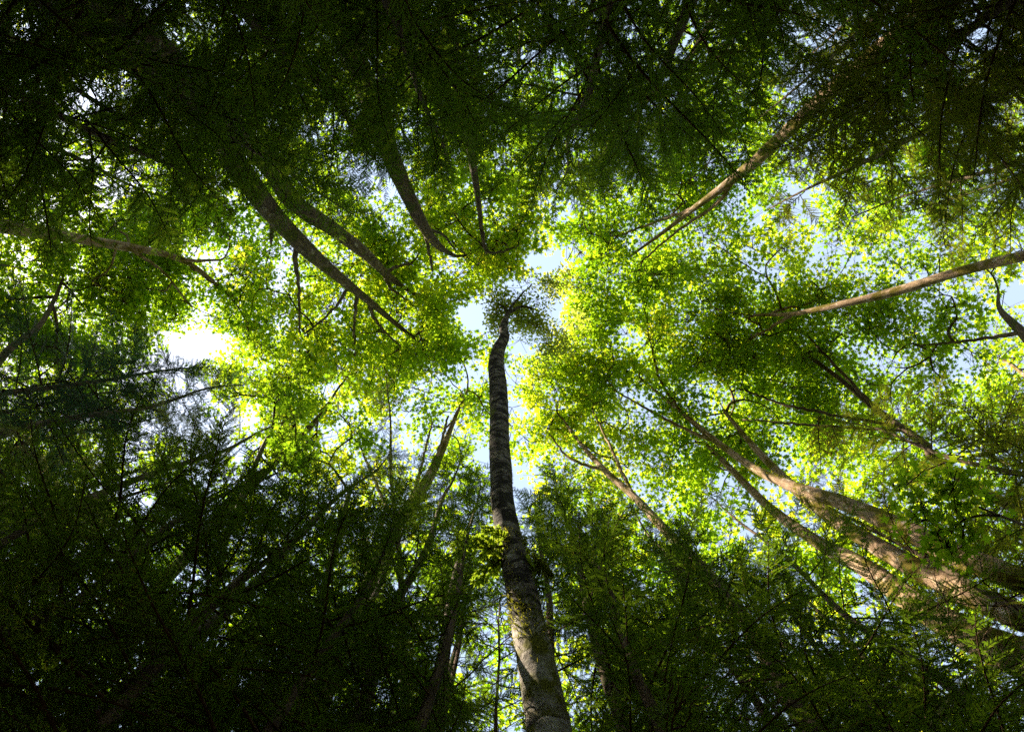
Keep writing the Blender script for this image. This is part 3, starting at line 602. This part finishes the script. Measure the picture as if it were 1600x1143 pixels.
  [bl(545, 725, 12, 1.3, .8, 14), bl(500, 690, 12.5, 1.0, .6, 8), bl(590, 760, 11.5, .8, .5, 6)], dict(seed=37, nlimb=0, leaf='maple_green', bark='bark_brown', spread=.55, size=.14)),
 ('open-crowned maple at the right edge, a dark forked branch against blue sky',
  [(1760, 640, 12), (1640, 560, 13.5), (1590, 512, 14.6), (1562, 482, 15.6), (1560, 455, 16.6)], [22, 18, 13, 7, 3],
  [bl(1440, 520, 18, 2.8, 1.3, 44), bl(1530, 440, 17.5, 2.0, 1.2, 20), bl(1350, 510, 19, 2.0, 1, 24), bl(1480, 590, 18, 1.8, 1, 12)],
  dict(seed=38, bark='bark_brown', limbs=[[(1596, 516, 14.5, 8), (1530, 530, 15.8, 5), (1440, 540, 17.4, 3)]])),
 ('bright yellow-green maple in the right corner of the open sky patch',
  [(1840, 760, 14), (1700, 660, 16.5), (1620, 600, 18.5), (1580, 570, 20)], [18, 14, 8, 4],
  [bl(1580, 580, 21, 2.4, 1.2, 36), bl(1620, 650, 20, 2.0, 1, 16)], dict(seed=39, bark='bark_pale', twig='twig_pale')),
 ('maple with a fan of fine dark twigs spreading leftwards at right of centre',
  [(1560, 780, 13), (1440, 690, 15), (1370, 640, 16.6), (1310, 590, 18), (1250, 545, 19.4), (1230, 520, 20.4)], [16, 13, 10, 7, 5, 3],
  [bl(1290, 590, 20.5, 2.6, 1.2, 40), bl(1200, 560, 21, 2.0, 1, 26), bl(1350, 620, 20, 1.8, 1, 14), bl(1060, 450, 22, 2.6, 1, 34), bl(1020, 430, 22, 1.8, 1, 20)],
  dict(seed=40, bark='bark_brown', limbs=[[(1370, 640, 16.6, 7), (1290, 555, 18.4, 4), (1220, 480, 20, 2.5)], [(1400, 670, 15.8, 6), (1240, 635, 17.4, 4.5), (1150, 605, 19, 2.5)], [(1420, 690, 15.6, 5), (1280, 665, 16.8, 4), (1160, 655, 18.4, 2.5)]])),
 # far tall maples seen in glints behind the dark evergreens
 ('tall far maple glinting behind the dark foliage at the top left corner', [(-150, -200, 14), (20, 60, 19), (90, 140, 23)], [16, 10, 4], [bl(100, 160, 24, 5.0, 1.6, 60), bl(230, 330, 23, 3.6, 1.4, 44), bl(30, 300, 22, 3, 1.4, 30)], dict(seed=41, size=.21, spread=1.0, nros=12, nlimb=4)),
 ('tall far maple glinting behind the black foliage at the top, left of centre', [(300, -250, 14), (400, 20, 19), (430, 120, 23)], [16, 10, 4], [bl(430, 110, 24, 5.4, 1.6, 84), bl(520, 250, 23, 3.4, 1.3, 44), bl(330, 280, 22, 2.6, 1.2, 24)], dict(seed=42, size=.21, spread=1.0, nros=12, nlimb=4)),
 ('tall far maple glinting behind the black foliage at the top centre', [(840, -260, 14), (820, -20, 19), (810, 100, 23)], [16, 10, 4], [bl(760, 110, 24, 5.4, 1.6, 90), bl(880, 220, 23, 3.2, 1.3, 44)], dict(seed=43, size=.21, spread=1.0, nros=12, nlimb=4)),
 ('tall far maple shining behind the evergreens at the top, right of centre', [(1300, -240, 14), (1180, -10, 19), (1130, 90, 23)], [16, 10, 4], [bl(1100, 90, 24, 4.6, 1.6, 60), bl(1230, 220, 23, 3.6, 1.4, 44)], dict(seed=44, size=.21, spread=1.0, nros=12, nlimb=4)),
 ('tall far maple behind the olive evergreens at the top right corner', [(1800, -160, 14), (1600, 60, 18), (1480, 160, 22)], [18, 12, 4], [bl(1450, 170, 23, 4.6, 1.6, 56), bl(1380, 320, 22, 3.2, 1.4, 36), bl(1560, 310, 21, 2.6, 1.4, 22)], dict(seed=45, size=.21, spread=1.0, nros=12, nlimb=4)),
 ('far maple behind the dark evergreens of the bottom left corner', [(-60, 1300, 12), (80, 1100, 16), (150, 980, 20)], [18, 12, 4], [bl(150, 960, 21, 4.2, 1.6, 56), bl(280, 820, 22, 3.4, 1.4, 40), bl(60, 800, 20, 3.0, 1.4, 24)], dict(seed=46, size=.21, spread=1.0, nros=12, nlimb=4)),
 ('far maple glowing low behind the bare twigs at bottom left of the leaning tree', [(560, 1400, 10), (600, 1180, 13), (620, 1060, 17)], [20, 14, 4], [bl(600, 1020, 19, 4.6, 1.6, 76), bl(480, 920, 20, 3.2, 1.4, 40), bl(690, 880, 20, 2.4, 1.2, 24), bl(680, 1120, 17, 2.4, 1.2, 24)], dict(seed=47, size=.21, spread=1.0, nros=12, nlimb=4)),
 ('far maple glowing behind the dark cedar right of the leaning tree', [(1000, 1400, 10), (980, 1180, 13), (960, 1020, 18)], [20, 14, 4], [bl(980, 980, 19, 4.2, 1.6, 66), bl(1080, 820, 20, 3.4, 1.4, 44), bl(900, 820, 20.5, 2.4, 1.2, 20), bl(1000, 1120, 17, 2.4, 1.2, 24)], dict(seed=48, size=.21, spread=1.0, nros=12, nlimb=4)),
 ('far maple behind the mossy twigs in the bottom right corner', [(1600, 1400, 10), (1480, 1180, 14), (1420, 1040, 18)], [20, 14, 4], [bl(1400, 1020, 18.5, 4.2, 1.6, 60), bl(1480, 830, 19, 3.2, 1.4, 46), bl(1300, 900, 19, 2.4, 1.2, 24)], dict(seed=49, size=.21, spread=1.0, nros=12, nlimb=4)),
 ('far maple behind the tangle of evergreen and twigs at the right edge', [(1900, 860, 13), (1700, 760, 17), (1560, 720, 20)], [18, 12, 4], [bl(1500, 720, 21, 3.6, 1.4, 44), bl(1340, 720, 21, 2.6, 1.2, 28)], dict(seed=50, size=.22, spread=1.0, nlimb=4)),
]
for lab, path, wd, blobs, kw in MAPLES:
    mossy = kw.get('seed') in (21, 22, 23, 28, 29, 30)
    root, tp, tr = broadleaf('maple_tree', lab, 'maple tree', path, wd, blobs, group=MG, **kw)
    if mossy: moss_part(root, np.array(root.location), tp, tr, 7, 17, 5200, kw['seed'], .075)
# young maple with large leaves low on the right
broadleaf('young_maple', 'young maple holding a flat spray of large green leaves at the lower right', 'young maple',
    [(1760, 880, 4.2), (1680, 850, 5), (1600, 820, 5.8), (1530, 792, 6.4)], [9, 7, 5, 3],
    [bl(1470, 790, 6.6, .55, .10, 16), bl(1400, 765, 6.9, .2, .05, 3), bl(1500, 838, 6.3, .22, .06, 4)], 61, leaf='maple_green', bark='bark_brown', size=.125, spread=.22, nros=4, nleaf=4, nlimb=2, trunk_sides=8)

# ---- evergreens: (label, tip, distance, radius, options)
CON = [
 ('dark cedar filling the far top left corner', (90, 110), 12, 2.8, dict(n=44)),
 ('dark cedar whose tip ends above the left white gap', (170, 300), 9.5, 2.8, dict(n=62)),
 ('near-black cedar in the upper left, left of the thick slanting trunk', (300, 320), 8, 2.9, dict(n=78)),
 ('near-black cedar overhead between the upper left corner and the top centre', (400, 205), 7, 3.1, dict(n=84)),
 ('dark cedar whose fine tip hangs between the two slanting mossy trunks', (560, 340), 6.0, 2.0, dict(n=64)),
 ('black cedar at the top edge, left of centre', (600, 150), 5.8, 2.9, dict(n=84)),
 ('black cedar overhead at the top centre beside the slender dark trunk', (745, 235), 5.2, 2.5, dict(n=86)),
 ('black cedar with feathery blue-lit tip, just above the central sky gap', (868, 300), 5.0, 2.3, dict(n=86)),
 ('black cedar overhead right of the top centre', (985, 240), 5.6, 2.7, dict(n=86)),
 ('dark cedar at the top edge between black foliage and bright maple', (1060, 40), 7.5, 2.6, dict(n=60)),
 ('olive cedar beside the sunlit twin-stemmed maple, upper right', (1195, 330), 8, 2.5, dict(kind='warm', n=70)),
 ('olive cedar at the top edge with rust-coloured sprays', (1240, 110), 9, 3.0, dict(kind='warm', n=70)),
 ('olive-brown cedar above the pale sunlit limb at the right', (1330, 340), 9.5, 2.4, dict(kind='warm', n=70)),
 ('dark cedar along the right edge, above the pale limb', (1500, 285), 11, 2.6, dict(kind='warm', n=66)),
 ('cedar in the top right corner with sky through its fine branches', (1480, 130), 11, 2.7, dict(kind='warm', n=46)),
 ('thin cedar at the left edge against pale sky', (40, 420), 12, 1.3, dict(n=30, kind='hemlock', low=.6)),
 ('dark evergreen with upswept bare leader twigs, left below the white gap', (222, 605), 9.5, 1.0, dict(n=44, low=.5, kind='hemlock', upswept=.45, cat='evergreen')),
 ('bluish evergreen with soft needles just below the white gap', (335, 572), 9.5, 2.0, dict(n=80, low=.5, kind='hemlock', cat='evergreen')),
 ('dark cedar of the lower left, at the left edge below the maples', (50, 775), 12, 2.4, dict(n=70)),
 ('dark cedar spire in the lower left below the upswept evergreen', (240, 725), 9, 1.9, dict(n=74)),
 ('dark cedar spire under the mid-green maple left of centre', (400, 735), 7.5, 2.0, dict(n=76)),
 ('black cedar in the bottom left corner', (190, 900), 10, 3.0, dict(n=76)),
 ('short black spire left of the birch-like maple', (612, 705), 6.0, 1.25, dict(n=84)),
 ('dark cedar standing behind the leaning trunk on its left side', (722, 715), 7.4, 1.5, dict(n=80)),
 ('dark cedar at the bottom, midway between corner and leaning trunk', (490, 850), 6.6, 2.0, dict(n=80)),
 ('dark cedar low at the bottom edge, left of the bare twigs', (380, 1000), 7.6, 2.1, dict(n=60)),
 ('dark cedar just right of the leaning trunk', (868, 745), 7.2, 1.7, dict(n=84)),
 ('dark cedar with ferny sprays, second to the right of the leaning trunk', (985, 790), 6.8, 1.8, dict(n=84)),
 ('cedar below the small blue gap among the lower right trunks', (1110, 775), 8.2, 2.0, dict(n=76)),
 ('black cedar mass left of the three big lower right trunks', (1190, 880), 7.6, 2.0, dict(n=84)),
 ('black cedar at the bottom edge right of the leaning trunk', (1010, 1020), 6.6, 2.0, dict(n=80)),
 ('dark cedar in the bottom right with mossy hanging twigs', (1290, 1030), 9, 2.2, dict(kind='warm', n=60, bare=16)),
 ('olive cedar above the three big lower right trunks, carrying two dry rust-coloured sprays', (1300, 655), 10.5, 2.5, dict(kind='warm', n=72)),
 ('olive cedar at the right edge below the open sky patch', (1520, 640), 12.5, 2.9, dict(kind='warm', n=74)),
 ('dark brownish cedar at the right edge above the mossy trunks', (1490, 800), 11, 2.4, dict(kind='warm', n=60)),
 ('tall pale yellow fir catching the sun behind the birch-like maple', (603, 588), 4.9, 1.0, dict(rtrunk=.10, via=(609, 720, 14), kind='pale', n=80, low=.42, cat='fir tree', bare=2)),
 ('pale fir glowing in the sun behind the lower left spires', (470, 650), 7.2, 1.3, dict(rtrunk=.10, kind='pale', n=60, low=.42, cat='fir tree', bare=2)),
  ('low dark cedar right at the top left corner of the photo', (30, 30), 8, 2.0, dict(n=36)),
 ('low black cedar at the top edge, a quarter of the way across', (330, 60), 6, 2.2, dict(n=50)),
 ('low black cedar at the very top edge, just left of its middle', (700, 60), 4.6, 2.2, dict(n=60)),
 ('low black cedar at the very top edge, just right of its middle', (900, 120), 4.4, 2.2, dict(n=64)),
 ('black cedar between the thick slanting trunk and the top edge', (480, 250), 6.4, 2.0, dict(n=64)),
 ('black cedar above the curving forked trunk', (660, 250), 5.6, 2.0, dict(n=90)),
 ('black cedar tip to the right of the feathery blue-lit one', (930, 290), 5.4, 1.8, dict(n=86)),
 ('dark cedar at the left edge, halfway up the upper half', (50, 230), 9, 2.2, dict(n=46)),
 ('low olive cedar at the top edge, three quarters across', (1180, 190), 7, 2.4, dict(n=84, kind='warm')),
 ('low olive cedar at the right end of the top edge', (1400, 210), 8, 2.7, dict(n=84, kind='warm')),
 ('dark cedar near the right edge just above the pale sunlit limb', (1400, 335), 9.5, 1.7, dict(n=80)),
 ('low black cedar at the bottom edge, left quarter', (300, 960), 5.5, 2.2, dict(n=95)),
 ('low black cedar right in the bottom left corner', (60, 1000), 8, 2.6, dict(n=90)),
 ('low black cedar at the left edge beneath the lower maples', (60, 830), 8.5, 2.4, dict(n=90)),
 ('black cedar spire between the lower left maple and the leaning tree', (500, 790), 6.5, 1.6, dict(n=90)),
 ('low black cedar at the bottom edge near the slim bare trunks', (560, 960), 5.0, 1.7, dict(n=90)),
 ('dark cedar spire below the bluish evergreen', (320, 770), 8, 2.0, dict(n=90)),
 ('dark cedar at left, in front of the upswept evergreen', (150, 735), 10.5, 2.0, dict(n=90)),
 ('low dark cedar hugging the right side of the leaning trunk', (900, 860), 5.4, 1.5, dict(n=90)),
 ('low black cedar between the leaning trunk and the reddish sapling', (960, 950), 5.0, 1.5, dict(n=90)),
 ('low black cedar near the reddish sapling', (1110, 960), 6.4, 1.7, dict(n=90)),
 ('low cedar at the bottom edge under the three big trunks', (1230, 1000), 7.0, 1.8, dict(n=80, kind='warm')),
 ('dark cedar overlapping the upper end of the three big trunks', (1240, 760), 9.5, 1.9, dict(n=80, kind='warm')),
 ('brownish cedar at the right edge behind the young maple spray', (1560, 760), 11, 2.5, dict(n=90, kind='warm')),
 ('small near black cedar directly in front of the upper end of the slanting mossy trunks', (345, 300), 4.0, 1.5, dict(n=95)),
 ('small black cedar beside the twin slanting mossy trunks near the upper left', (440, 262), 3.6, 1.5, dict(n=95)),
 ('small black cedar in front of the curving forked trunk at the top', (600, 262), 3.3, 1.3, dict(n=95)),
 ('small black cedar in front of the slender dark trunk at the top', (705, 262), 3.2, 1.5, dict(n=95)),
 ('small black cedar hiding the slanting trunks nearer the upper left corner', (240, 210), 4.4, 1.5, dict(n=56)),
 ('small cedar at the left edge just above the pale brown limb', (30, 330), 8, 2.0, dict(n=80)),
 ('small dark cedar covering the twin-stemmed maple where it enters at the top', (1235, 235), 4.4, 1.7, dict(n=90, kind='warm')),
 ('dark cedar spire right behind the birch-like maple', (665, 770), 8.6, 1.6, dict(n=90)),
 ('dark cedar at the bottom between the slim trunks and the birch-like maple', (620, 870), 7.4, 1.8, dict(n=90)),
 ('dark cedar behind the slim bare trunks at the bottom', (740, 860), 8.2, 1.5, dict(n=90)),
 ('small black cedar low at the bottom edge, a third of the way across', (500, 980), 4.4, 1.5, dict(n=95)),
 ('blue-grey evergreen filling the space below the white gap and the bluish one', (285, 640), 10.5, 1.6, dict(n=70, low=.5, kind='hemlock', cat='evergreen')),
 ('blue-grey evergreen between white gap and low green maple', (390, 600), 12, 1.3, dict(n=50, low=.6, kind='hemlock', cat='evergreen')),
 ('rounded dark cedar in front of the stems below the low green maple', (430, 740), 3.4, 1.5, dict(n=72)),
 ('rounded dark cedar between the short black spire and the left spires', (530, 770), 3.0, 1.4, dict(n=95)),
 ('rounded dark cedar in the lower left, in front of the evergreen stems', (290, 745), 4.6, 1.6, dict(n=70)),
 ('rounded dark cedar low at the left edge, in front of pale stems', (110, 800), 6.0, 1.7, dict(n=90)),
 ('rounded dark cedar in front of the base of the birch-like maple', (640, 800), 2.9, 1.3, dict(n=95)),
 ('rounded dark cedar hugging the leaning tree on its left, low down', (740, 800), 3.0, 1.0, dict(n=95)),
 ('rounded dark cedar in the gap right beside the leaning tree on its right', (905, 800), 3.0, 1.2, dict(n=95)),
 ('rounded dark cedar in front of the pale thin trunk, bottom right of centre', (1050, 830), 4.0, 1.4, dict(n=95)),
 ('rounded dark cedar between that pale thin trunk and the three big trunks', (1170, 900), 5.0, 1.6, dict(n=90)),
 ('rounded cedar under the three big trunks near the bottom right corner', (1400, 1030), 7.0, 1.7, dict(n=70, kind='warm')),
 ('dark cedar at the bottom edge just left of the leaning tree', (720, 940), 3.6, 1.1, dict(n=80)),
 ('dark cedar rising behind the leaning tree, its tip left of the trunk', (752, 752), 5.0, 1.5, dict(n=95)),
 ('dark cedar rising behind the leaning tree, its tip right of the trunk', (835, 770), 4.9, 1.4, dict(n=95)),
 ('olive cedar crossing the far upper end of the sunlit twin-stemmed maple', (1300, 185), 4.2, 1.6, dict(n=80, kind='warm')),
]
for k, (lab, tip, d, R, kw) in enumerate(CON):
    kw = dict(kw); cat = kw.pop('cat', 'cedar tree'); ex = None
    if 'dry rust' in lab:
        def ex(root, foot, top, h, rng):
            for (x, y) in ((1278, 735), (1312, 708)):
                q = D(x, y, 9.0); z = q[2]; p = foot+(top-foot)*(z/h); v = q-p; v[2] += .2; L = np.linalg.norm(v)
                o = link('dry_bough', BOUGH['dead'][0], root, label='dry rust-coloured bough'); hang(o, Vector(p-foot), math.atan2(v[1], v[0]), 0.0, .3, min(1.0, L/BL+.15))
    nm = {'cedar tree': 'cedar_tree', 'evergreen': 'evergreen_tree', 'fir tree': 'fir_tree'}[cat]
    conifer(nm, lab, tip, d, R, 300+k, cat=cat, group=CG if cat != 'fir tree' else None, extra=ex, **kw)

# ---- slim dead-twigged trunks at the bottom
SLIM = [
 ('slim dark trunk with bare twigs near the bottom edge, left of the leaning tree', (742, 905), 4.6, .085),
 ('thin bare sapling between that slim dark trunk and the leaning tree', (788, 930), 5.2, .06),
 ('slim bare trunk at the bottom edge, furthest left of the leaning tree', (668, 930), 6.0, .07),
 ('reddish bare sapling with many dead twigs right of the leaning tree', (1062, 880), 4.6, .05),
 ('dead sapling with pale twigs near the bottom right corner', (1470, 1000), 7.0, .07),
 ('dead sapling low at the bottom edge below the three big trunks', (1330, 1080), 6.6, .06),
]
for k, (lab, tip, d, rt) in enumerate(SLIM):
    rng = np.random.default_rng(500+k); top = D(*tip, d); foot = np.array((top[0], top[1], 0.0)); h = top[2]
    root = empty('bare_sapling', tuple(foot), lab, 'sapling', 'bare saplings under the evergreens')
    t = np.linspace(0, 1, 12)[:, None]; c = np.array((0, 0, h))*t; c[1:] += np.cumsum(rng.normal(0, .03, (11, 3))*np.array((1, 1, 0)), 0)
    tb = Tubes(); tb.add(c, rt*(1-.8*t[:, 0]), 8, .06, rng); link('trunk', tb.mesh('trunk', ['twig' if k < 3 else 'twig_pale']), root)
    for i in range(34):
        f = .25+.75*(i+.5)/34; p = np.array([np.interp(f, t[:, 0], c[:, q]) for q in range(3)])
        o = link('dead_branch', (BARE if k < 3 else BARE_PALE)[rng.integers(2)], root); hang(o, Vector(p), rng.uniform(0, 6.28), rng.uniform(.1, .9), rng.uniform(0, 6.28), rng.uniform(.4, 1.0))
